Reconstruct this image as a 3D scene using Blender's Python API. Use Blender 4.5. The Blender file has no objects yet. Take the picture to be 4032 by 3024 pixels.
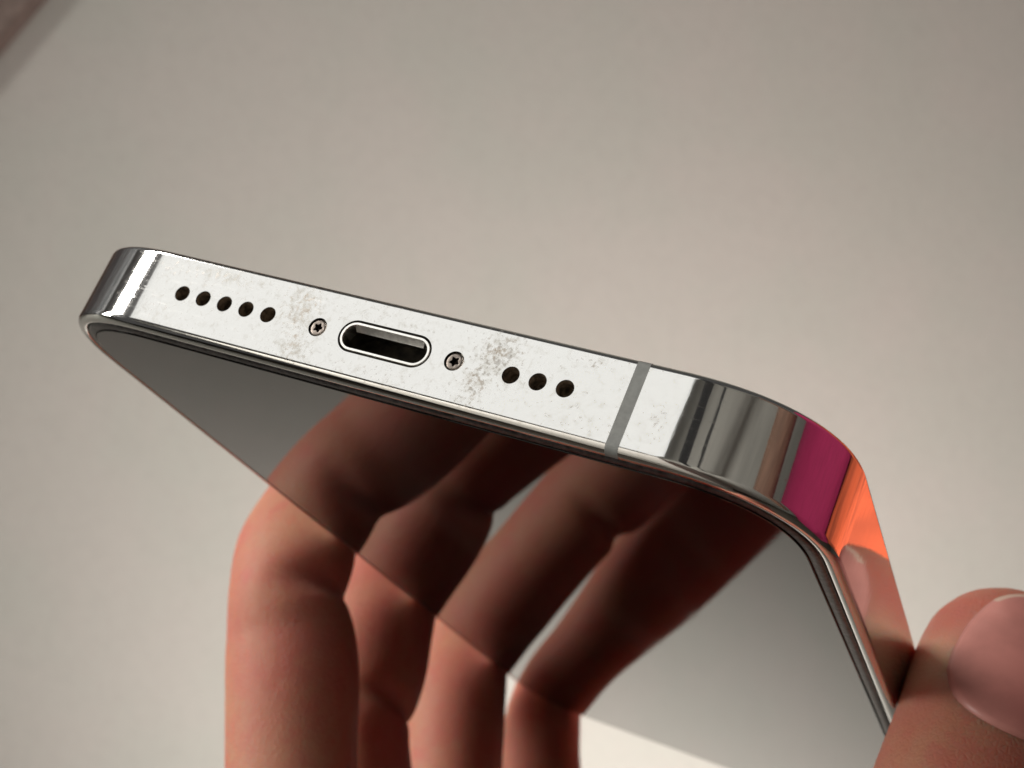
import bpy, bmesh, math, random
import numpy as np
from mathutils import Matrix, Vector, noise

random.seed(7)
S = bpy.context.scene
COL = S.collection
MM = 0.001
H0 = Vector((0.0, 0.0, 1.20))          # height of the lens above the floor of the room

# ---------------------------------------------------------------- camera
cam_d = bpy.data.cameras.new("camera")
cam_d.lens = 49.05
cam_d.sensor_width = 36.0
cam_d.clip_start = 0.005
cam_d.clip_end = 60.0
cam_d.dof.use_dof = True
cam_d.dof.focus_distance = 0.106
cam_d.dof.aperture_fstop = 56.0
cam = bpy.data.objects.new("camera", cam_d)
cam.location = H0
cam.rotation_euler = (math.radians(90), 0, 0)
COL.objects.link(cam)
S.camera = cam

# ---------------------------------------------------------------- view, world
S.view_settings.view_transform = 'Standard'
S.view_settings.look = 'None'
S.view_settings.exposure = 0.0
S.view_settings.gamma = 1.0
S.render.engine = 'CYCLES'
S.cycles.max_bounces = 8
S.cycles.glossy_bounces = 6
S.cycles.sample_clamp_indirect = 4.0
W = bpy.data.worlds.new("World")
S.world = W
W.use_nodes = True
W.node_tree.nodes["Background"].inputs[0].default_value = (1.0, 0.96, 0.94, 1)
W.node_tree.nodes["Background"].inputs[1].default_value = 0.06

# ---------------------------------------------------------------- lamps (the two lights of a window, and an added spot that brightens the wall)
PH = H0 + Vector((0.0, 0.12, 0.0))

def area(name, direction, dist, sx, sy, radiance, color, target=PH, roll=0.0):
    l = bpy.data.lights.new(name, 'AREA')
    l.shape = 'RECTANGLE'
    l.size, l.size_y = sx, sy
    l.energy = radiance * math.pi * sx * sy
    l.color = color
    o = bpy.data.objects.new(name, l)
    d = Vector(direction).normalized()
    o.location = target + d * dist
    o.rotation_euler = (-d).to_track_quat('-Z', 'Y').to_euler()
    COL.objects.link(o)
    return o

area("window_light", (-0.565, -0.385, 0.73), 1.0, 0.58, 0.52, 0.88, (1.0, 0.99, 0.96))
area("bright_window_light", (-0.85, -0.005, 0.49), 1.15, 0.15, 1.06, 33.0, (1.0, 0.955, 0.90))
sp = bpy.data.lights.new("wall_fill_light", 'SPOT')  # added source, only there to grade the wall's brightness
sp.energy = 13.2
sp.color = (1.0, 0.915, 0.865)
sp.spot_size = math.radians(138)
sp.spot_blend = 1.0
sp.shadow_soft_size = 0.05
spo = bpy.data.objects.new("wall_fill_light", sp)
spo.location = H0 + Vector((0.085, 0.26, -0.27))
spo.rotation_euler = (Vector((0.14, 0.66, -0.09)) + H0 - spo.location).to_track_quat('-Z', 'Y').to_euler()
COL.objects.link(spo)

# ---------------------------------------------------------------- frames of reference
# rows: phone axes (x along the bottom edge, y towards the top of the phone, z from glass to back) in camera axes
RC = np.array([[0.86937, 0.32067, 0.37599], [0.21898, 0.43207, -0.87485], [-0.44299, 0.84290, 0.30541]])
TC = np.array([-9.9695, -2.9491, 107.8225])
PIV = np.array([35.75, 0.0, 3.8])
c2w = np.array([[1, 0, 0], [0, 0, 1], [0, -1, 0]], float)
RW = c2w @ RC
TW = c2w @ TC * MM
PM = Matrix([[*RW[0], TW[0] + H0.x], [*RW[1], TW[1] + H0.y], [*RW[2], TW[2] + H0.z], [0, 0, 0, 1]])

def L(p):                                # phone millimetres -> phone local metres
    return Vector(((p[0] - 35.75) * MM, p[1] * MM, (p[2] - 3.8) * MM))

# ---------------------------------------------------------------- object helpers
def link(name, me, mats, parent=None, smooth=None):
    o = bpy.data.objects.new(name, me)
    COL.objects.link(o)
    for m in (mats if isinstance(mats, (list, tuple)) else [mats]):
        me.materials.append(m)
    if parent:
        o.parent = parent
    if smooth is not None:
        me.shade_smooth()
        me.set_sharp_from_angle(angle=math.radians(smooth))
    return o

def mesh(name, verts, faces):
    me = bpy.data.meshes.new(name)
    me.from_pydata([tuple(v) for v in verts], [], faces)
    me.update()
    return me

def empty(name, matrix, label, cat):
    o = bpy.data.objects.new(name, None)
    o.empty_display_size = 0.02
    COL.objects.link(o)
    o.matrix_world = matrix
    o["label"] = label
    o["category"] = cat
    return o

# ---------------------------------------------------------------- materials
def mat(name):
    m = bpy.data.materials.new(name)
    m.use_nodes = True
    nt = m.node_tree
    return m, nt, nt.nodes["Principled BSDF"]

def N(nt, typ, **kw):
    n = nt.nodes.new(typ)
    for k, v in kw.items():
        setattr(n, k, v)
    return n

def math_n(nt, op, a, b=None, c=None, clamp=False):
    n = N(nt, 'ShaderNodeMath', operation=op)
    n.use_clamp = clamp
    for i, v in enumerate((a, b, c)):
        if v is None:
            continue
        if isinstance(v, (int, float)):
            n.inputs[i].default_value = v
        else:
            nt.links.new(v, n.inputs[i])
    return n.outputs[0]

def noise_n(nt, vec, scale, detail=4, rough=0.6, dist=0.0):
    n = N(nt, 'ShaderNodeTexNoise')
    n.inputs['Scale'].default_value = scale
    n.inputs['Detail'].default_value = detail
    n.inputs['Roughness'].default_value = rough
    n.inputs['Distortion'].default_value = dist
    nt.links.new(vec, n.inputs['Vector'])
    return n.outputs['Fac']

def ramp(nt, fac, lo, hi):
    n = N(nt, 'ShaderNodeMapRange', interpolation_type='SMOOTHSTEP')
    n.inputs['From Min'].default_value = lo
    n.inputs['From Max'].default_value = hi
    nt.links.new(fac, n.inputs['Value'])
    return n.outputs[0]

def mixc(nt, fac, a, b):
    n = N(nt, 'ShaderNodeMix', data_type='RGBA')
    for s, v in ((n.inputs[0], fac), (n.inputs[6], a), (n.inputs[7], b)):
        if isinstance(v, (int, float)):
            s.default_value = v
        elif isinstance(v, tuple):
            s.default_value = (*v, 1)
        else:
            nt.links.new(v, s)
    return n.outputs[2]

def bump(nt, h, strength, dist):
    n = N(nt, 'ShaderNodeBump')
    n.inputs['Strength'].default_value = strength
    n.inputs['Distance'].default_value = dist
    nt.links.new(h, n.inputs['Height'])
    return n.outputs[0]

def steel_material():
    m, nt, b = mat("polished_steel")
    tc = N(nt, 'ShaderNodeTexCoord')
    o = tc.outputs['Object']
    sx = N(nt, 'ShaderNodeSeparateXYZ')
    nt.links.new(o, sx.inputs[0])
    x, y, z = sx.outputs
    # tarnish on the flat bottom face only: speckle plus denser clusters beside the two screws and above the left holes
    face = math_n(nt, 'MULTIPLY', ramp(nt, y, 0.00016, 0.00004), ramp(nt, math_n(nt, 'ABSOLUTE', x), 0.0252, 0.0225))
    dens = None
    for cx, cz, rx, rz, w in ((-8.6, 1.2, 1.8, 2.4, 1.0), (-7.6, -1.9, 2.0, 1.5, .9), (9.6, 1.5, 2.0, 2.1, 1.05), (8.8, -1.0, 1.5, 2.4, .85),
                              (-17.5, 2.6, 5.0, 0.9, .65), (-23, 2.4, 3.0, .9, .5), (17, -2.0, 3.0, 1.2, .3), (17.5, 2.6, 1.4, .6, .6),
                              (24.0, -0.5, 1.2, 2.4, .6), (-24, -1.8, 4.0, 1.5, .35), (-1.0, 2.4, 4.0, .8, .3), (0.0, -2.3, 5.0, .8, .3)):
        dx = math_n(nt, 'MULTIPLY', math_n(nt, 'SUBTRACT', x, cx * MM), 1 / (rx * MM))
        dz = math_n(nt, 'MULTIPLY', math_n(nt, 'SUBTRACT', z, cz * MM), 1 / (rz * MM))
        r2 = math_n(nt, 'ADD', math_n(nt, 'MULTIPLY', dx, dx), math_n(nt, 'MULTIPLY', dz, dz))
        g = math_n(nt, 'MULTIPLY', math_n(nt, 'EXPONENT', math_n(nt, 'MULTIPLY', r2, -1.0)), w)
        dens = g if dens is None else math_n(nt, 'MAXIMUM', dens, g)
    n1 = noise_n(nt, o, 2600, 5, 0.65, 0.3)
    n2 = noise_n(nt, o, 1300, 6, 0.7, 0.6)
    thr = math_n(nt, 'SUBTRACT', math_n(nt, 'ADD', n1, math_n(nt, 'MULTIPLY', dens, 0.19)), 0.0)
    spot = math_n(nt, 'MULTIPLY', ramp(nt, thr, 0.60, 0.84), face)
    thr2 = math_n(nt, 'ADD', n2, math_n(nt, 'MULTIPLY', dens, 0.14))
    cloud = math_n(nt, 'MULTIPLY', ramp(nt, thr2, 0.50, 0.82), face)
    base = mixc(nt, cloud, (0.88, 0.88, 0.86), (0.68, 0.66, 0.61))
    n3 = noise_n(nt, o, 700, 2)
    spotc = mixc(nt, ramp(nt, n3, .42, .58), (0.26, 0.25, 0.22), (0.24, 0.17, 0.10))
    base = mixc(nt, math_n(nt, 'MULTIPLY', spot, 0.7), base, spotc)
    nt.links.new(base, b.inputs['Base Color'])
    nt.links.new(math_n(nt, 'SUBTRACT', 1.0, math_n(nt, 'MULTIPLY', spot, 0.85)), b.inputs['Metallic'])
    # fine haze of wear: the flat face is duller than the corners
    n4 = noise_n(nt, o, 1500, 6, .7)
    r = math_n(nt, 'ADD', 0.055, math_n(nt, 'MULTIPLY', face, math_n(nt, 'ADD', 0.0, math_n(nt, 'MULTIPLY', n4, .07))))
    mq = N(nt, 'ShaderNodeMapping')
    mq.inputs['Rotation'].default_value = (0, 0.3, 0)
    mq.inputs['Scale'].default_value = (0.06, 1, 1)
    nt.links.new(o, mq.inputs[0])
    scr_ = ramp(nt, noise_n(nt, mq.outputs[0], 5200, 3, .6), .56, .72)
    r = math_n(nt, 'ADD', r, math_n(nt, 'MULTIPLY', scr_, 0.07))
    r = math_n(nt, 'ADD', r, math_n(nt, 'MULTIPLY', spot, 0.25))
    nt.links.new(r, b.inputs['Roughness'])
    mp = N(nt, 'ShaderNodeMapping')
    mp.inputs['Scale'].default_value = (1, 1, 0.12)
    nt.links.new(o, mp.inputs[0])
    n5 = noise_n(nt, mp.outputs[0], 900, 4, .6)
    h = math_n(nt, 'ADD', math_n(nt, 'MULTIPLY', n5, 1.0), math_n(nt, 'MULTIPLY', math_n(nt, 'MULTIPLY', n1, face), 0.5))
    nt.links.new(bump(nt, h, 0.014, 0.0003), b.inputs['Normal'])
    return m

def simple(name, color, rough=0.5, metal=0.0, nscale=None, namp=0.15, bumpd=None, spec=0.5):
    m, nt, b = mat(name)
    tc = N(nt, 'ShaderNodeTexCoord')
    b.inputs['Metallic'].default_value = metal
    b.inputs['Roughness'].default_value = rough
    b.inputs['Specular IOR Level'].default_value = spec
    if nscale:
        n = noise_n(nt, tc.outputs['Object'], nscale, 5, .6)
        lo = tuple(c * (1 - namp) for c in color)
        hi = tuple(min(1, c * (1 + namp)) for c in color)
        nt.links.new(mixc(nt, ramp(nt, n, .3, .7), lo, hi), b.inputs['Base Color'])
        if bumpd:
            nt.links.new(bump(nt, n, 0.5, bumpd), b.inputs['Normal'])
    else:
        b.inputs['Base Color'].default_value = (*color, 1)
    return m

def glass_material():
    m, nt, b = mat("black_screen_glass")
    tc = N(nt, 'ShaderNodeTexCoord')
    o = tc.outputs['Object']
    b.inputs['IOR'].default_value = 1.58
    mp = N(nt, 'ShaderNodeMapping')
    mp.inputs['Rotation'].default_value = (0, 0, 0.5)
    mp.inputs['Scale'].default_value = (1, 0.25, 1)
    nt.links.new(o, mp.inputs[0])
    n = noise_n(nt, mp.outputs[0], 110, 2, .5)
    n2 = noise_n(nt, o, 2500, 3, .6)
    sm = ramp(nt, n, .42, .75)
    dust = ramp(nt, noise_n(nt, o, 3200, 2, .5), .72, .80)
    nt.links.new(mixc(nt, math_n(nt, 'ADD', math_n(nt, 'MULTIPLY', sm, .5), math_n(nt, 'MULTIPLY', dust, .5)), (0.006, 0.0055, 0.005), (0.055, 0.052, 0.048)), b.inputs['Base Color'])
    nt.links.new(math_n(nt, 'ADD', 0.02, math_n(nt, 'MULTIPLY', sm, 0.035)), b.inputs['Roughness'])
    h = math_n(nt, 'MULTIPLY', n2, math_n(nt, 'ADD', sm, .3))
    nt.links.new(bump(nt, h, 0.010, 0.0002), b.inputs['Normal'])
    return m

def skin_material():
    m, nt, b = mat("skin")
    tc = N(nt, 'ShaderNodeTexCoord')
    o = tc.outputs['Object']
    big = noise_n(nt, o, 95, 3, .55)
    fine = noise_n(nt, o, 900, 4, .6)
    c = mixc(nt, ramp(nt, big, .3, .7), (0.50, 0.250, 0.158), (0.52, 0.180, 0.134))
    med = noise_n(nt, o, 260, 5, .7)
    c = mixc(nt, math_n(nt, 'MULTIPLY', ramp(nt, med, .48, .68), .45), c, (0.51, 0.13, 0.11))
    c = mixc(nt, math_n(nt, 'MULTIPLY', ramp(nt, noise_n(nt, o, 150, 4, .7), .52, .72), .35), c, (0.52, 0.28, 0.165))
    c = mixc(nt, math_n(nt, 'MULTIPLY', ramp(nt, fine, .4, .75), .35), c, (0.47, 0.17, 0.11))
    at = N(nt, 'ShaderNodeAttribute', attribute_name="blanch")
    c = mixc(nt, at.outputs['Fac'], c, (0.72, 0.50, 0.33))
    at2 = N(nt, 'ShaderNodeAttribute', attribute_name="flush_shade")
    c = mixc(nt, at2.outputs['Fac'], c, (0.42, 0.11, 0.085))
    nt.links.new(c, b.inputs['Base Color'])
    b.inputs['Roughness'].default_value = 0.55
    b.inputs['Specular IOR Level'].default_value = 0.28
    b.inputs['Subsurface Weight'].default_value = 0.8
    b.inputs['Subsurface Radius'].default_value = (1.0, 0.15, 0.08)
    b.inputs['Subsurface Scale'].default_value = 0.0056
    wv = N(nt, 'ShaderNodeTexVoronoi', feature='DISTANCE_TO_EDGE')
    wv.inputs['Scale'].default_value = 1700
    nt.links.new(o, wv.inputs['Vector'])
    h = math_n(nt, 'ADD', math_n(nt, 'MULTIPLY', ramp(nt, wv.outputs[0], 0, .25), .6), math_n(nt, 'ADD', fine, math_n(nt, 'MULTIPLY', med, 1.5)))
    nt.links.new(bump(nt, h, 0.35, 0.00016), b.inputs['Normal'])
    return m

def wall_material():
    m, nt, b = mat("painted_plaster")
    tc = N(nt, 'ShaderNodeTexCoord')
    o = tc.outputs['Object']
    n1 = noise_n(nt, o, 14, 5, .6)
    n2 = noise_n(nt, o, 420, 4, .75)
    n3 = noise_n(nt, o, 170, 4, .7)
    c = mixc(nt, ramp(nt, n1, .35, .65), (0.355, 0.366, 0.336), (0.372, 0.370, 0.344))
    c = mixc(nt, math_n(nt, 'MULTIPLY', ramp(nt, n2, .45, .72), .14), c, (0.285, 0.29, 0.265))
    c = mixc(nt, math_n(nt, 'MULTIPLY', ramp(nt, n3, .4, .7), .22), c, (0.31, 0.31, 0.285))
    nt.links.new(c, b.inputs['Base Color'])
    b.inputs['Roughness'].default_value = 0.9
    b.inputs['Specular IOR Level'].default_value = 0.2
    h = math_n(nt, 'ADD', n2, math_n(nt, 'MULTIPLY', n3, .6))
    nt.links.new(bump(nt, h, 0.3, 0.0009), b.inputs['Normal'])
    return m

M_STEEL = steel_material()
M_PORT = simple("port_steel", (0.93, 0.92, 0.88), 0.22, 1.0, 2200, .06)
M_ANT = simple("antenna_plastic", (0.235, 0.245, 0.235), 0.55, 0.0, 1800, .10)
M_HOLE = simple("hole_grime", (0.20, 0.155, 0.11), 0.75, 0.0, 1500, .8, .0002)
M_CAV = simple("port_dark", (0.045, 0.038, 0.027), 0.6, 0.0, 900, .8)
M_SCREW = simple("screw_steel", (0.20, 0.175, 0.155), 0.42, 1.0, 2500, .30, .00005)
M_RECESS = simple("dark_recess", (0.030, 0.022, 0.018), 0.8, 0.0, 3000, .5)  # near-black tone of the star recess
M_SEAL = simple("black_seal", (0.008, 0.007, 0.007), 0.5)
M_RIM = simple("dark_glass_edge", (0.045, 0.042, 0.043), 0.28, 0.0, 1800, .7, .00006)
M_BACK = simple("back_glass", (0.05, 0.045, 0.04), 0.25, 0.0)
M_GLASS = glass_material()
M_SKIN = skin_material()
M_NAIL = simple("thumb_nail_plate", (0.56, 0.235, 0.20), 0.42, 0.0, 220, .08)
M_NAILTIP = simple("nail_free_edge", (0.66, 0.46, 0.36), 0.4)
M_SHIRT = simple("magenta_cloth", (0.31, 0.011, 0.075), 0.85, 0.0, 260, .22, .002)
M_ORANGE = simple("orange_cloth", (0.38, 0.060, 0.019), 0.8, 0.0, 16, .85, .01)  # strong mottling paints dark folds into the orange
M_CURT = simple("brown_curtain_cloth", (0.155, 0.122, 0.105), 0.9, 0.0, 300, .15, .001)

# ---------------------------------------------------------------- setting: wall and floor
def grid_plane(name, o, u, v, nu, nv, m):
    vs, fs = [], []
    for j in range(nv + 1):
        for i in range(nu + 1):
            vs.append(o + u * (i / nu) + v * (j / nv))
    for j in range(nv):
        for i in range(nu):
            a = j * (nu + 1) + i
            fs.append((a, a + 1, a + nu + 2, a + nu + 1))
    ob = link(name, mesh(name, vs, fs), m)
    ob["kind"] = "structure"
    return ob

grid_plane("back_wall", Vector((3, -0.95, 0)), Vector((-6, 0, 0)), Vector((0, 0, 3)), 6, 4, simple("back_wall_paint", (0.66, 0.65, 0.60), .85, 0, 6, .12))
M_WALL = wall_material()
WALL_Y = 0.62
YAW = math.radians(12)
grid_plane("wall", Vector((0, WALL_Y, 0)) - 3 * Vector((math.cos(YAW), math.sin(YAW), 0)), 6 * Vector((math.cos(YAW), math.sin(YAW), 0)), Vector((0, 0, 3)), 12, 6, M_WALL)
grid_plane("floor", Vector((-3, WALL_Y + 0.8, 0)), Vector((0, -4.0, 0)), Vector((6, 0, 0)), 6, 12,
           simple("floor_boards", (0.085, 0.070, 0.055), .6, 0, 5, .2))

# ---------------------------------------------------------------- the phone
PW, PL, PT, RCN = 71.5, 146.7, 7.65, 10.6
phone = empty("phone", PM, "polished steel edged phone held screen down, its tarnished charging port end towards the camera", "phone")

def outline(d, narc=48):
    """the phone's outline with corners of gently growing curvature, inset by d; counter clockwise from the bottom edge"""
    n, a = 2.45, 12.7
    q = []                                   # one corner, as offsets from its centre, sampled evenly in the turn of the normal
    for i in range(narc + 1):
        ph = math.radians(90 * i / narc)
        if i == 0:
            x, y = a, 0.0
        elif i == narc:
            x, y = 0.0, a
        else:
            k = math.tan(ph) ** (1 / (n - 1))
            x = a / (1 + k ** n) ** (1 / n)
            y = k * x
        q.append((x - d * math.cos(ph), y - d * math.sin(ph)))
    pts = []
    for cx, cy, rot in ((PW - a, a, -90), (PW - a, PL - a, 0), (a, PL - a, 90), (a, a, 180)):
        c, s_ = round(math.cos(math.radians(rot))), round(math.sin(math.radians(rot)))
        for x, y in q:
            pts.append((cx + c * x - s_ * y, cy + s_ * x + c * y))
    return pts

def stack(name, prof, m, smooth=35, cap0=True, cap1=True, parent=phone):
    vs, fs = [], []
    n = None
    for d, z in prof:
        o = outline(d)
        n = len(o)
        vs += [L((x, y, z)) for x, y in o]
    for k in range(len(prof) - 1):
        for i in range(n):
            j = (i + 1) % n
            fs.append((k * n + i, k * n + j, (k + 1) * n + j, (k + 1) * n + i))
    if cap0:
        fs.append(tuple(range(n - 1, -1, -1)))
    if cap1:
        b = (len(prof) - 1) * n
        fs.append(tuple(range(b, b + n)))
    return link(name, mesh(name, vs, fs), m, parent, smooth)

def arc(d0, z0, d1, z1, n, kind):
    """quarter ellipse between two profile points; kind 'in' starts along the inset direction"""
    out = []
    for i in range(n + 1):
        t = math.pi / 2 * i / n
        if kind == 'in':
            out.append((d0 + (d1 - d0) * math.sin(t), z0 + (z1 - z0) * (1 - math.cos(t))))
        else:
            out.append((d0 + (d1 - d0) * (1 - math.cos(t)), z0 + (z1 - z0) * math.sin(t)))
    return out

prof = [(1.7, 0.75), (1.12, 0.75), (1.06, 0.34), (1.0, 0.24), (0.9, 0.17)]
prof += arc(0.80, 0.14, 0.0, 0.86, 9, 'in')
prof += [(0.0, 0.90), (0.0, 2.0), (0.0, 5.5), (0.0, 7.08)]
prof += arc(0.0, 7.12, 0.55, 7.60, 7, 'z')
prof += [(0.95, 7.62), (1.0, 7.45), (1.7, 7.45)]
body = stack("frame", prof, M_STEEL, 38)

# openings cut into the bottom face
def cutter(me):
    o = bpy.data.objects.new("cutter", me)
    COL.objects.link(o)
    o.parent = phone
    return o

ZC = 4.0
HOLES = [(15.36 + 2.26 * i) for i in range(5)] + [(47.02 + 2.26 * i) for i in range(3)]
SCREWS = [35.75 - 6.356, 35.75 + 6.356]

def tube_mesh(name, sec0, sec1, y0, y1, cap_end=True, cap_start=False):
    n = len(sec0)
    vs = [L((x, y0, z)) for x, z in sec0] + [L((x, y1, z)) for x, z in sec1]
    fs = [(i, (i + 1) % n, n + (i + 1) % n, n + i) for i in range(n)]
    if cap_end:
        fs.append(tuple(range(2 * n - 1, n - 1, -1)))
    if cap_start:
        fs.append(tuple(range(n)))
    return mesh(name, vs, fs)

def circ(cx, cz, r, n=28):
    return [(cx + r * math.cos(2 * math.pi * i / n), cz + r * math.sin(2 * math.pi * i / n)) for i in range(n)]

def stad(cx, cz, w, h, n=16):
    r = h / 2
    a = w / 2 - r
    pts = []
    for i in range(n + 1):
        t = -math.pi / 2 + math.pi * i / n
        pts.append((cx + a + r * math.cos(t), cz + r * math.sin(t)))
    for i in range(n + 1):
        t = math.pi / 2 + math.pi * i / n
        pts.append((cx - a + r * math.cos(t), cz + r * math.sin(t)))
    return pts

cuts = []
bmc = bmesh.new()
def add_cut(sec, depth):
    me = tube_mesh("c", sec, sec, -0.6, depth, True, True)
    bmc.from_mesh(me)
    bpy.data.meshes.remove(me)
for hx in HOLES:
    add_cut(circ(hx, ZC, 0.71), 1.6)
for sx in SCREWS:
    add_cut(circ(sx, ZC, 0.82), 0.9)
add_cut(stad(35.75, ZC, 8.48, 2.80), 3.6)
bmesh.ops.recalc_face_normals(bmc, faces=bmc.faces)
mec = bpy.data.meshes.new("cutter")
bmc.to_mesh(mec)
bmc.free()
co = cutter(mec)
bm = bmesh.new(); bm.from_mesh(body.data); bmesh.ops.recalc_face_normals(bm, faces=bm.faces); bm.to_mesh(body.data); bm.free()
md = body.modifiers.new("cut", 'BOOLEAN')
md.operation = 'DIFFERENCE'
md.solver = 'EXACT'
md.object = co
dg = bpy.context.evaluated_depsgraph_get()
me2 = bpy.data.meshes.new_from_object(body.evaluated_get(dg))
body.modifiers.clear()
body.data = me2
me2.name = "frame"
bpy.data.objects.remove(co)
me2.shade_smooth()
me2.set_sharp_from_angle(angle=math.radians(38))
wn = body.modifiers.new("weighted", 'WEIGHTED_NORMAL')
wn.keep_sharp = True
wn.weight = 100

# speaker holes: each a grimy cup in the steel
h0 = tube_mesh("speaker_hole", circ(35.75, 3.8, 0.70), circ(35.75, 3.8, 0.66), 0.10, 1.45)
for k, hx in enumerate(HOLES):
    o = bpy.data.objects.new("speaker_hole", h0)
    if k == 0:
        h0.materials.append(M_HOLE)
    o.location = Vector(((hx - 35.75) * MM, 0, (ZC - 3.8) * MM))
    o.rotation_euler = (0, k * 1.1, 0)
    COL.objects.link(o)
    o.parent = phone

# the two five-pointed screws
def star(r, n=40, k=5):
    pts = []
    for i in range(n):
        t = 2 * math.pi * i / n
        rr = r * (0.66 + 0.34 * (0.5 + 0.5 * math.cos(k * t)) ** 1.3)
        pts.append((rr * math.sin(t), rr * math.cos(t)))
    return pts

def screw_mesh():
    n = 40
    rings = [([(.78 * math.sin(2 * math.pi * i / n), .78 * math.cos(2 * math.pi * i / n)) for i in range(n)], .50),
             ([(.76 * math.sin(2 * math.pi * i / n), .76 * math.cos(2 * math.pi * i / n)) for i in range(n)], .22),
             ([(.66 * math.sin(2 * math.pi * i / n), .66 * math.cos(2 * math.pi * i / n)) for i in range(n)], .10),
             ([(.56 * math.sin(2 * math.pi * i / n), .56 * math.cos(2 * math.pi * i / n)) for i in range(n)], .08),
             (star(.43), .10)]
    vs, fs = [], []
    for pts, y in rings:
        vs += [Vector((x * MM, y * MM, z * MM)) for x, z in pts]
    for k in range(len(rings) - 1):
        for i in range(n):
            j = (i + 1) % n
            fs.append((k * n + i, k * n + j, (k + 1) * n + j, (k + 1) * n + i))
    return mesh("screw", vs, fs)

def recess_mesh():
    n = 40
    vs = [Vector((x * MM, .10 * MM, z * MM)) for x, z in star(.43)] + [Vector((x * MM, .55 * MM, z * MM)) for x, z in star(.38)]
    fs = [(i, (i + 1) % n, n + (i + 1) % n, n + i) for i in range(n)] + [tuple(range(n, 2 * n))]
    return mesh("star_recess", vs, fs)

ms, mr = screw_mesh(), recess_mesh()
for k, sx in enumerate(SCREWS):
    so = bpy.data.objects.new("screw", ms)
    ro = bpy.data.objects.new("star_recess", mr)
    if k == 0:
        ms.materials.append(M_SCREW)
        mr.materials.append(M_RECESS)
        ms.shade_smooth(); ms.set_sharp_from_angle(angle=math.radians(40))
    so.location = Vector(((sx - 35.75) * MM, 0, (ZC - 3.8) * MM))
    so.rotation_euler = (0, 0.25 + k * 0.35, 0)
    COL.objects.link(so); COL.objects.link(ro)
    so.parent = phone
    ro.parent = so

# charging port: dark gap, bright liner, dark cavity
port = link("charging_port", tube_mesh("charging_port", stad(35.75, ZC, 8.46, 2.78), stad(35.75, ZC, 8.46, 2.78), 0.12, 3.5), M_CAV, phone, 40)
def ring_mesh(name):
    so, si, sb = stad(35.75, ZC, 8.16, 2.46), stad(35.75, ZC, 7.66, 1.96), stad(35.75, ZC, 7.60, 1.90)
    n = len(so)
    so2 = stad(35.75, ZC, 8.08, 2.38)
    si2 = stad(35.75, ZC, 7.74, 2.04)
    rings = [(so, 1.3), (so, .05), (so2, -.01), (si2, -.01), (si, .06), (sb, 1.25)]
    vs, fs = [], []
    for pts, y in rings:
        vs += [L((x, y, z)) for x, z in pts]
    for k in range(len(rings) - 1):
        for i in range(n):
            j = (i + 1) % n
            fs.append((k * n + i, k * n + j, (k + 1) * n + j, (k + 1) * n + i))
    return mesh(name, vs, fs)
link("port_liner", ring_mesh("port_liner"), M_PORT, port, 40)

def shield_mesh():
    vs = [L((35.75 + sx * w, y, ZC + z)) for (w, y, z) in ((3.25, .07, .965), (3.12, .50, .58), (3.12, .56, .60), (3.25, .12, .985)) for sx in (-1, 1)]
    return mesh("port_shield", vs, [(0, 1, 3, 2), (2, 3, 5, 4), (4, 5, 7, 6), (6, 7, 1, 0), (0, 2, 4, 6), (1, 7, 5, 3)])
link("port_shield", shield_mesh(), simple('port_shield_steel', (0.66, 0.65, 0.62), 0.35, 1.0, 1800, .15), port)

# antenna band across the frame, following its profile a hair proud
def band(name, x0, x1, m):
    pr = [p for p in prof if 0.1 < p[1] < 7.63 and p[0] < 1.01]
    vs, fs = [], []
    for x in (x0, x1):
        for d, z in pr:
            s = 0.012
            if z < 0.86:
                vs.append(L((x, d - s, z - s)))
            elif z > 7.1:
                vs.append(L((x, d - s, z + s)))
            else:
                vs.append(L((x, d - s, z)))
    n = len(pr)
    for i in range(n - 1):
        fs.append((i, n + i, n + i + 1, i + 1))
    fs.append(tuple(range(n)))
    fs.append(tuple(range(2 * n - 1, n - 1, -1)))
    return link(name, mesh(name, vs, fs), m, phone, 60)
band("antenna_band", 56.08, 57.10, M_ANT)

# front: seal, glass edge, groove, screen ; back glass
stack("rim_seal", [(1.02, .62), (1.04, .42), (1.30, .42), (1.30, .70)], M_SEAL, 30, False, False)
stack("glass_rim", [(1.22, .70)] + arc(1.22, .42, 1.75, .12, 5, 'z')[0:] + [(1.98, .10), (2.0, .4)], M_RIM, 50, False, False)
stack("screen_groove", [(1.96, .16), (2.16, .16)], M_SEAL, 30, False, False)
scr = stack("screen", [(2.10, .40), (2.10, .05), (2.13, .015), (2.18, 0.0)], M_GLASS, 4, False, True)
stack("back_glass", [(0.98, 7.3), (0.98, 7.58)] + arc(0.98, 7.58, 1.25, 7.68, 3, 'z') + [(1.4, 7.69)], M_BACK, 30, False, True)

# ---------------------------------------------------------------- the hand
person = empty("person", PM.copy(), "left hand of a person gripping the phone between thumb and four spread fingers", "person")

def spline(ctrl, n):
    """Catmull-Rom through rows of (x, y, z, r)"""
    c = np.array(ctrl, float)
    c = np.vstack([2 * c[0] - c[1], c, 2 * c[-1] - c[-2]])
    out = []
    for i in range(1, len(c) - 2):
        for k in range(n):
            t = k / n
            a, b, d, e = c[i - 1], c[i], c[i + 1], c[i + 2]
            out.append(0.5 * (2 * b + (d - a) * t + (2 * a - 5 * b + 4 * d - e) * t * t + (3 * b - a - 3 * d + e) * t ** 3))
    out.append(c[-2])
    return np.array(out)

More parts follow.
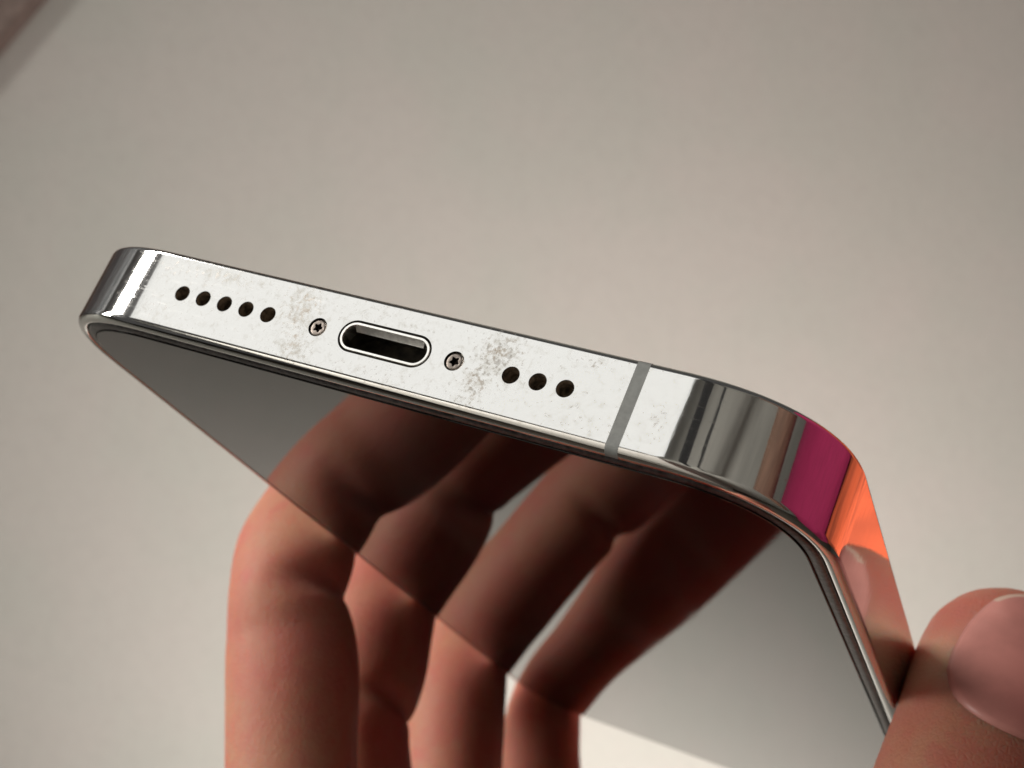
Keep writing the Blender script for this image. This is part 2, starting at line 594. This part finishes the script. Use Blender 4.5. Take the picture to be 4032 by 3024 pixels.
def tube(bm, ctrl, n=10, seg=28, ref=(0, 1, 0), flat=1.0, caps=(True, True), mod=None):
    """swept flesh: ring radius r, 'flat' squeezes the ring along the direction across ref; mod(t, angle) scales it"""
    p = spline(ctrl, n)
    P, Rr = p[:, :3], p[:, 3]
    T = np.gradient(P, axis=0)
    T /= np.linalg.norm(T, axis=1)[:, None]
    ref = np.array(ref, float)
    rings = []
    def ring(c, t, r, k):
        u = ref - t * (ref @ t)
        u /= np.linalg.norm(u)
        w = np.cross(t, u)
        vs = []
        for i in range(seg):
            a = 2 * math.pi * i / seg
            s = mod(k, a) if mod else 1.0
            q = c + r * s * (u * math.cos(a) + w * math.sin(a) * flat)
            vs.append(bm.verts.new(q * MM))
        return vs
    m = len(P)
    if caps[0]:
        for j in range(4):
            f = math.radians(90 * (1 - (j + .35) / 4.35))
            rings.append(ring(P[0] - T[0] * Rr[0] * math.sin(f) * .95, T[0], Rr[0] * math.cos(f), 0))
    for i in range(m):
        rings.append(ring(P[i], T[i], Rr[i], i / (m - 1)))
    if caps[1]:
        for j in range(3, -1, -1):
            f = math.radians(90 * (1 - (j + .35) / 4.35))
            rings.append(ring(P[-1] + T[-1] * Rr[-1] * math.sin(f) * .95, T[-1], Rr[-1] * math.cos(f), 1))
    for a, b in zip(rings[:-1], rings[1:]):
        for i in range(seg):
            j = (i + 1) % seg
            bm.faces.new((a[i], a[j], b[j], b[i]))
    bm.faces.new(rings[0][::-1])
    bm.faces.new(rings[-1])

# finger axes in phone millimetres: tip curled over the back, then down past the glass edge to the knuckles
FINGERS = {
    'index': [(5.0, 75, 16.5, 6.0), (-2.5, 73, 15.2, 6.4), (-8.3, 70.5, 10, 6.5), (-9.2, 69.5, 4, 6.7), (-6.6, 66.2, -2.5, 7.7), (-3.6, 63.9, -8.4, 7.3),
              (-0.9, 65.2, -13.6, 8.1), (2.0, 65.5, -19, 8.2), (6.0, 65.6, -27, 7.9), (12, 66, -38, 8.2), (17, 67, -48, 9.4), (24, 69, -62, 10)],
    'middle': [(5.0, 101, 16.8, 6.3), (-2.5, 100, 15.6, 6.8), (-8.6, 98.5, 10, 7.2), (-9.2, 97, 3, 7.9), (-5.9, 92.2, -4.3, 8.4), (-2.3, 88.8, -11, 8.2),
               (1.6, 85.4, -18.6, 7.0), (4.2, 85.4, -24, 7.2), (9, 86, -34, 8.3), (15, 87, -46, 9.6), (24, 88, -62, 10)],
    'ring': [(5.0, 132, 16.8, 6.2), (-2.5, 132, 15.6, 6.8), (-8.6, 131, 10, 7.2), (-8.9, 129.8, 1, 8.0), (-4.7, 123.8, -6.2, 8.3), (-1.7, 121.7, -12, 8.3),
             (1.0, 120.4, -17.4, 8.1), (5, 119, -26, 8.2), (10.2, 118, -36, 9.2), (16, 116, -47, 10), (25, 105, -62, 10)],
    'little': [(10, 154, 15.6, 5.3), (4.5, 155, 14.4, 5.8), (-.4, 154, 9, 6.2), (0.0, 150.8, 1.5, 6.4), (2.4, 147.5, -4.5, 6.8), (5.5, 145.5, -10.6, 6.9),
               (9.5, 143.5, -18, 8.0), (15, 140.8, -28, 9.6), (24.5, 140, -48, 10.5), (33, 136, -64, 11)],
}
def crease(center, width, depth, side):
    """a flexion fold on the inner side of the finger"""
    def f(k, a):
        s = 1.0
        for c in center:
            g = math.exp(-((k - c) / width) ** 2)
            inner = max(0.0, math.cos(a - side)) ** 1.2
            s -= depth * g * inner
        return s
    return f

bmh = bmesh.new()
INNER = {}
for nm, c in FINGERS.items():
    cm = {'index': [5 / 11.0, .80], 'middle': [6 / 10.0 - .02], 'ring': [.73], 'little': [2.0]}[nm]
    tube(bmh, c, 10, 30, (0, 1, 0), 1.0, (True, True), crease(cm, .0125, .23, math.pi / 2))
# palm: metacarpals, heel and web
for c in ([(20, 68, -54, 10.5), (34, 76, -80, 12), (48, 86, -108, 14), (58, 92, -126, 17)],
          [(20, 88, -54, 10.5), (34, 90, -82, 12.5), (50, 94, -112, 15), (58, 96, -126, 18)],
          [(21, 107, -54, 10.5), (36, 106, -82, 12.5), (52, 102, -112, 15), (60, 100, -128, 17)],
          [(30, 138, -56, 10.5), (42, 124, -84, 13), (54, 110, -112, 14), (62, 103, -130, 16)],
          [(22, 78, -58, 9), (24, 98, -60, 9), (26, 118, -58, 10), (30, 132, -58, 10)],
          [(56, 95, -120, 23), (70, 92, -150, 24), (92, 84, -200, 28), (112, 76, -244, 32)]):
    tube(bmh, c, 8, 28)
# thumb: broad tip pressed against the steel side, running down to the ball of the thumb
THUMB = [(79.9, 60.0, 8.4, 8.5), (80.1, 59, 5.0, 8.8), (80.8, 56.5, 0.5, 9.1), (81.4, 53.2, -5.5, 9.5), (81.2, 51.5, -13, 9.6), (79.0, 54, -24, 9.6),
         (76, 58, -38, 10.5), (70, 64, -58, 13), (62, 74, -84, 17), (58, 84, -110, 19)]
tube(bmh, THUMB, 10, 32, (0, -1, 0), 1.0)

me = bpy.data.meshes.new("hand")
bmesh.ops.recalc_face_normals(bmh, faces=bmh.faces)
bmh.to_mesh(me)
bmh.free()
tmp = bpy.data.objects.new("hand", me)
COL.objects.link(tmp)
rm = tmp.modifiers.new("remesh", 'REMESH')
rm.mode = 'VOXEL'
rm.voxel_size = 0.0007
sm = tmp.modifiers.new("smooth", 'SMOOTH')
sm.factor = 0.5
sm.iterations = 5
dg = bpy.context.evaluated_depsgraph_get()
meh = bpy.data.meshes.new_from_object(tmp.evaluated_get(dg))
bpy.data.objects.remove(tmp)
meh.name = "hand"
# move from phone millimetre coordinates to the phone's local origin; then the pale contact spot, and redness with painted shade
nv = len(meh.vertices)
cov = np.empty(nv * 3, np.float32)
meh.vertices.foreach_get("co", cov)
cov = cov.reshape(-1, 3)
mmc = cov / MM
def gauss(p, r):
    d = (mmc - np.array(p)) / np.array(r)
    return np.exp(-(d * d).sum(1))
bl = 0.8 * gauss((73.5, 51.5, 5.0), (3.5, 4.0, 3.0))
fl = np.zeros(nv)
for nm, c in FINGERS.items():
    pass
fl += 0.45 * gauss((80, 52, 14), (8, 8, 3.0)) + 0.5 * gauss((73, 54, 11), (4, 7, 4))  # redness that also paints shade on the thumb side facing the steel
cov -= np.array([35.75, 0, 3.8]) * MM
meh.vertices.foreach_set("co", cov.ravel().astype(np.float32))
for an, arr in (("blanch", bl), ("flush_shade", fl)):
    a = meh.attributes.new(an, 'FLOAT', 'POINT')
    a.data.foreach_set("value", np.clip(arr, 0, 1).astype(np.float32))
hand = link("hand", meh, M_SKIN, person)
meh.shade_smooth()

# thumb nail: a curved plate bedded into the tip
from mathutils.bvhtree import BVHTree
hand_bvh = BVHTree.FromPolygons([v.co.copy() for v in meh.vertices], [tuple(p.vertices) for p in meh.polygons])

def nail_mesh():
    p = spline(THUMB, 10)
    vs, fs = [], []
    nu, nv_ = 26, 26
    z_tip, z_root = 14.6, -0.8
    th0, half = math.radians(29), math.radians(54)
    for j in range(nv_ + 1):
        v = -1 + 2 * j / nv_
        for i in range(nu + 1):
            u = -1 + 2 * i / nu
            k = max(abs(u), abs(v)) / max(1e-6, (abs(u) ** 2.8 + abs(v) ** 2.8)) ** (1 / 2.8) if (u or v) else 1
            uu, vv = u * k, v * k
            z = z_root + (z_tip - z_root) * (1 - vv) / 2
            c = p[0] if z > p[0][2] else p[np.argmin(abs(p[:, 2] - z))]
            a = th0 + half * uu
            d = Vector((math.sin(a), -math.cos(a), 0))
            cc = L((c[0], c[1], z))
            hit, nrm, _, _ = hand_bvh.ray_cast(cc + d * 0.02, -d)
            e = max(abs(u), abs(v))
            h = 0.16 - 0.42 * max(0, (e - .78) / .22) ** 2
            if v < -.6:
                h += 0.35 * (-v - .6) / .4
            vs.append((hit if hit else cc + d * .008) + (nrm if nrm else d) * h * MM)
    for j in range(nv_):
        for i in range(nu):
            a = j * (nu + 1) + i
            fs.append((a, a + 1, a + nu + 2, a + nu + 1))
    return mesh("thumb_nail", vs, fs)
nl = link("thumb_nail", nail_mesh(), [M_NAIL, M_NAILTIP], person, 60)
for i, pl in enumerate(nl.data.polygons):
    if i // 26 <= 0:
        pl.material_index = 1
sd = nl.modifiers.new("plate", 'SOLIDIFY')
sd.thickness = 0.0004
sd.offset = -1

# ---------------------------------------------------------------- the person's magenta top, seen in the polished corner
def torso():
    rows = [(-0.42, .15, .10), (-.25, .155, .105), (-.08, .165, .11), (.08, .175, .115), (.18, .185, .11), (.235, .17, .095), (.27, .11, .075), (.29, .065, .06)]
    vs, fs = [], []
    n = 40
    for k, (z, a, b) in enumerate(rows):
        for i in range(n):
            t = 2 * math.pi * i / n
            w = 1 + .03 * math.sin(7 * t + 9 * z) + .02 * math.sin(13 * t - 20 * z)
            vs.append(Vector((1.3 * a * math.cos(t) * w, b * math.sin(t) * w, z)))
    for k in range(len(rows) - 1):
        for i in range(n):
            j = (i + 1) % n
            fs.append((k * n + i, k * n + j, (k + 1) * n + j, (k + 1) * n + i))
    fs.append(tuple(range(n - 1, -1, -1)))
    fs.append(tuple(range((len(rows) - 1) * n, len(rows) * n)))
    return mesh("shirt", vs, fs)
sh = link("shirt", torso(), M_SHIRT, person, 60)
Wm = Matrix.Translation(H0 + Vector((0.42, 0.03, 0.02))) @ Matrix.Rotation(math.radians(-65), 4, 'Z')
sh.matrix_parent_inverse = PM.inverted()
sh.matrix_basis = Wm

# the raised forearm that holds the camera, its colour darkened as if shaded, mirrored in the corner
bmf = bmesh.new()
def W2(p, r):
    return (p[0] / MM, p[1] / MM, p[2] / MM, r / MM)
tube(bmf, [W2((0.30, -0.24, -0.16), .062), W2((0.26, -0.21, -0.02), .060), W2((0.215, -0.20, 0.12), .052), W2((0.175, -0.19, 0.26), .044), W2((0.15, -0.19, 0.36), .040)], 8, 24, (0, 1, 0), .9)
mef = bpy.data.meshes.new("dim_forearm")
bmf.to_mesh(mef)
bmf.free()
fo = link("dim_forearm", mef, simple("dimmed_forearm_brown", (0.17, 0.095, 0.065), .8, 0, 90, .3), person, 60)
fo.matrix_parent_inverse = PM.inverted()
fo.matrix_basis = Matrix.Translation(H0 + Vector((0.052, 0.015, 0)))

# unseen dark bars added behind the lens, mirrored as stripes beside the bright end face
def bars():
    bm = bmesh.new()
    for a, wd in (((-.245, -.665, .70), .075), ((-.115, -.73, .67), .03)):
        d = Vector(a).normalized()
        c = PH + d * 1.05
        mm = (-d).to_track_quat('-Z', 'Y').to_matrix().to_4x4()
        mm.translation = c
        g = bmesh.ops.create_cube(bm, size=1.0, matrix=mm @ Matrix.Diagonal((wd, .75, .04, 1)))
    me = bpy.data.meshes.new("added_bars")
    bm.to_mesh(me)
    bm.free()
    return me
wf = link("added_bars", bars(), simple("dark_bar_paint", (0.035, 0.038, 0.042), .5))
wf["label"] = "unseen added dark bars mirrored beside the bright end of the phone's polished corner"
wf["category"] = "added bars"

# unseen white unit added to reflect a pale line into the frame's lower rounding
cb = empty("added_cabinet", Matrix.Translation(Vector((-0.62, -0.56, 0.0))), "white cabinet mirrored as a pale line along the phone's lower rounded edge", "added_cabinet")
M_TABLE = simple("white_cabinet_paint", (0.74, 0.72, 0.67), .5, 0, 20, .05)
def box(name, cx, cy, cz, sx_, sy_, sz, m, parent):
    bm = bmesh.new()
    bmesh.ops.create_cube(bm, size=1.0, matrix=Matrix.Translation((cx, cy, cz)) @ Matrix.Diagonal((sx_, sy_, sz, 1)))
    bmesh.ops.bevel(bm, geom=bm.edges[:], offset=min(sx_, sy_, sz) * .1, segments=2, affect='EDGES')
    me = bpy.data.meshes.new(name)
    bm.to_mesh(me)
    bm.free()
    return link(name, me, m, parent, 40)
box("carcass", 0, 0, 0.76, 0.64, 0.48, 1.44, M_TABLE, cb)
for ax in (-.162, .162):
    dr = box("door", ax, 0.252, 0.77, .31, .02, 1.38, M_TABLE, cb)
    box("handle", ax * .25, 0.269, 0.70, .012, .014, .12, M_SCREW, dr)
box("plinth", 0, 0, 0.02, 0.58, 0.42, 0.036, M_TABLE, cb)

# unseen orange pad added to mirror an orange patch in the polished side
def added_cushion():
    vs, fs = [], []
    nu = nv_ = 20
    for side in (1, -1):
        for j in range(nv_ + 1):
            for i in range(nu + 1):
                u, v = -1 + 2 * i / nu, -1 + 2 * j / nv_
                t = max(0, (1 - u ** 4) * (1 - v ** 4)) ** .5
                pin = 1 - .06 * (1 - abs(u * v))
                vs.append(Vector((u * .19 * pin, side * (.05 * t + .004 * math.sin(9 * u + 5 * v) * t), v * .19 * pin)))
    m = (nu + 1) * (nv_ + 1)
    for s in range(2):
        for j in range(nv_):
            for i in range(nu):
                a = s * m + j * (nu + 1) + i
                f = (a, a + 1, a + nu + 2, a + nu + 1)
                fs.append(f if s == 0 else f[::-1])
    return mesh("added_cushion", vs, fs)
cu = link("added_cushion", added_cushion(), M_ORANGE, None, 60)
cu.location = H0 + Vector((0.315, 0.38, 0.03))
cu.rotation_euler = (0.1, 0, math.radians(80))
cu["label"] = "orange pad added out of view, mirrored as a bright orange patch in the phone's polished side"
cu["category"] = "added_cushion"

# added cloths before the wall: brown edge for a near blur, unseen grey for bands in the steel
def added_curtain(name, e0, e1, y0, fold):
    vs, fs = [], []
    nu, nv_ = int(30 + 170 * (e1 - e0)), 30
    for j in range(nv_ + 1):
        v = j / nv_
        for i in range(nu + 1):
            e = e0 + (e1 - e0) * (1 - i / nu)
            z = 0.03 + 1.1 * v
            x = -0.194 + min(z - 0.157, 0.16) / 1.33 - e
            y = x * math.tan(YAW) + y0 + fold * (.5 * math.sin(e * 75 + .6) + .3 * math.sin(e * 163) + .2 * math.sin(e * 31))
            if e0 == 0:
                y += .004 * (1 - min(1, e / .006)) ** 2
            vs.append(Vector((x, y, z)))
    for j in range(nv_):
        for i in range(nu):
            a = j * (nu + 1) + i
            fs.append((a, a + 1, a + nu + 2, a + nu + 1))
    return mesh(name, vs, fs)
for lab, e0, e1, y0, fold, m in (("added brown cloth edge standing in for a blurred near object at the upper left", 0, .16, 0.0, .0025, M_CURT),
                                 ("grey folded cloth added out of view, mirrored as soft vertical bands in the phone's left corner", .17, 1.6, -.02, .045, simple("grey_curtain_cloth", (0.27, 0.28, 0.29), .9, 0, 300, .15, .001))):
    ct = link("added_curtain", added_curtain("added_curtain", e0, e1, y0, fold), m, None, 60)
    ct.location = H0 + Vector((0.0, WALL_Y - 0.0065, 0.0))
    ct["label"] = lab
    ct["category"] = "added_curtain"
    so = ct.modifiers.new("cloth", 'SOLIDIFY')
    so.thickness = .003
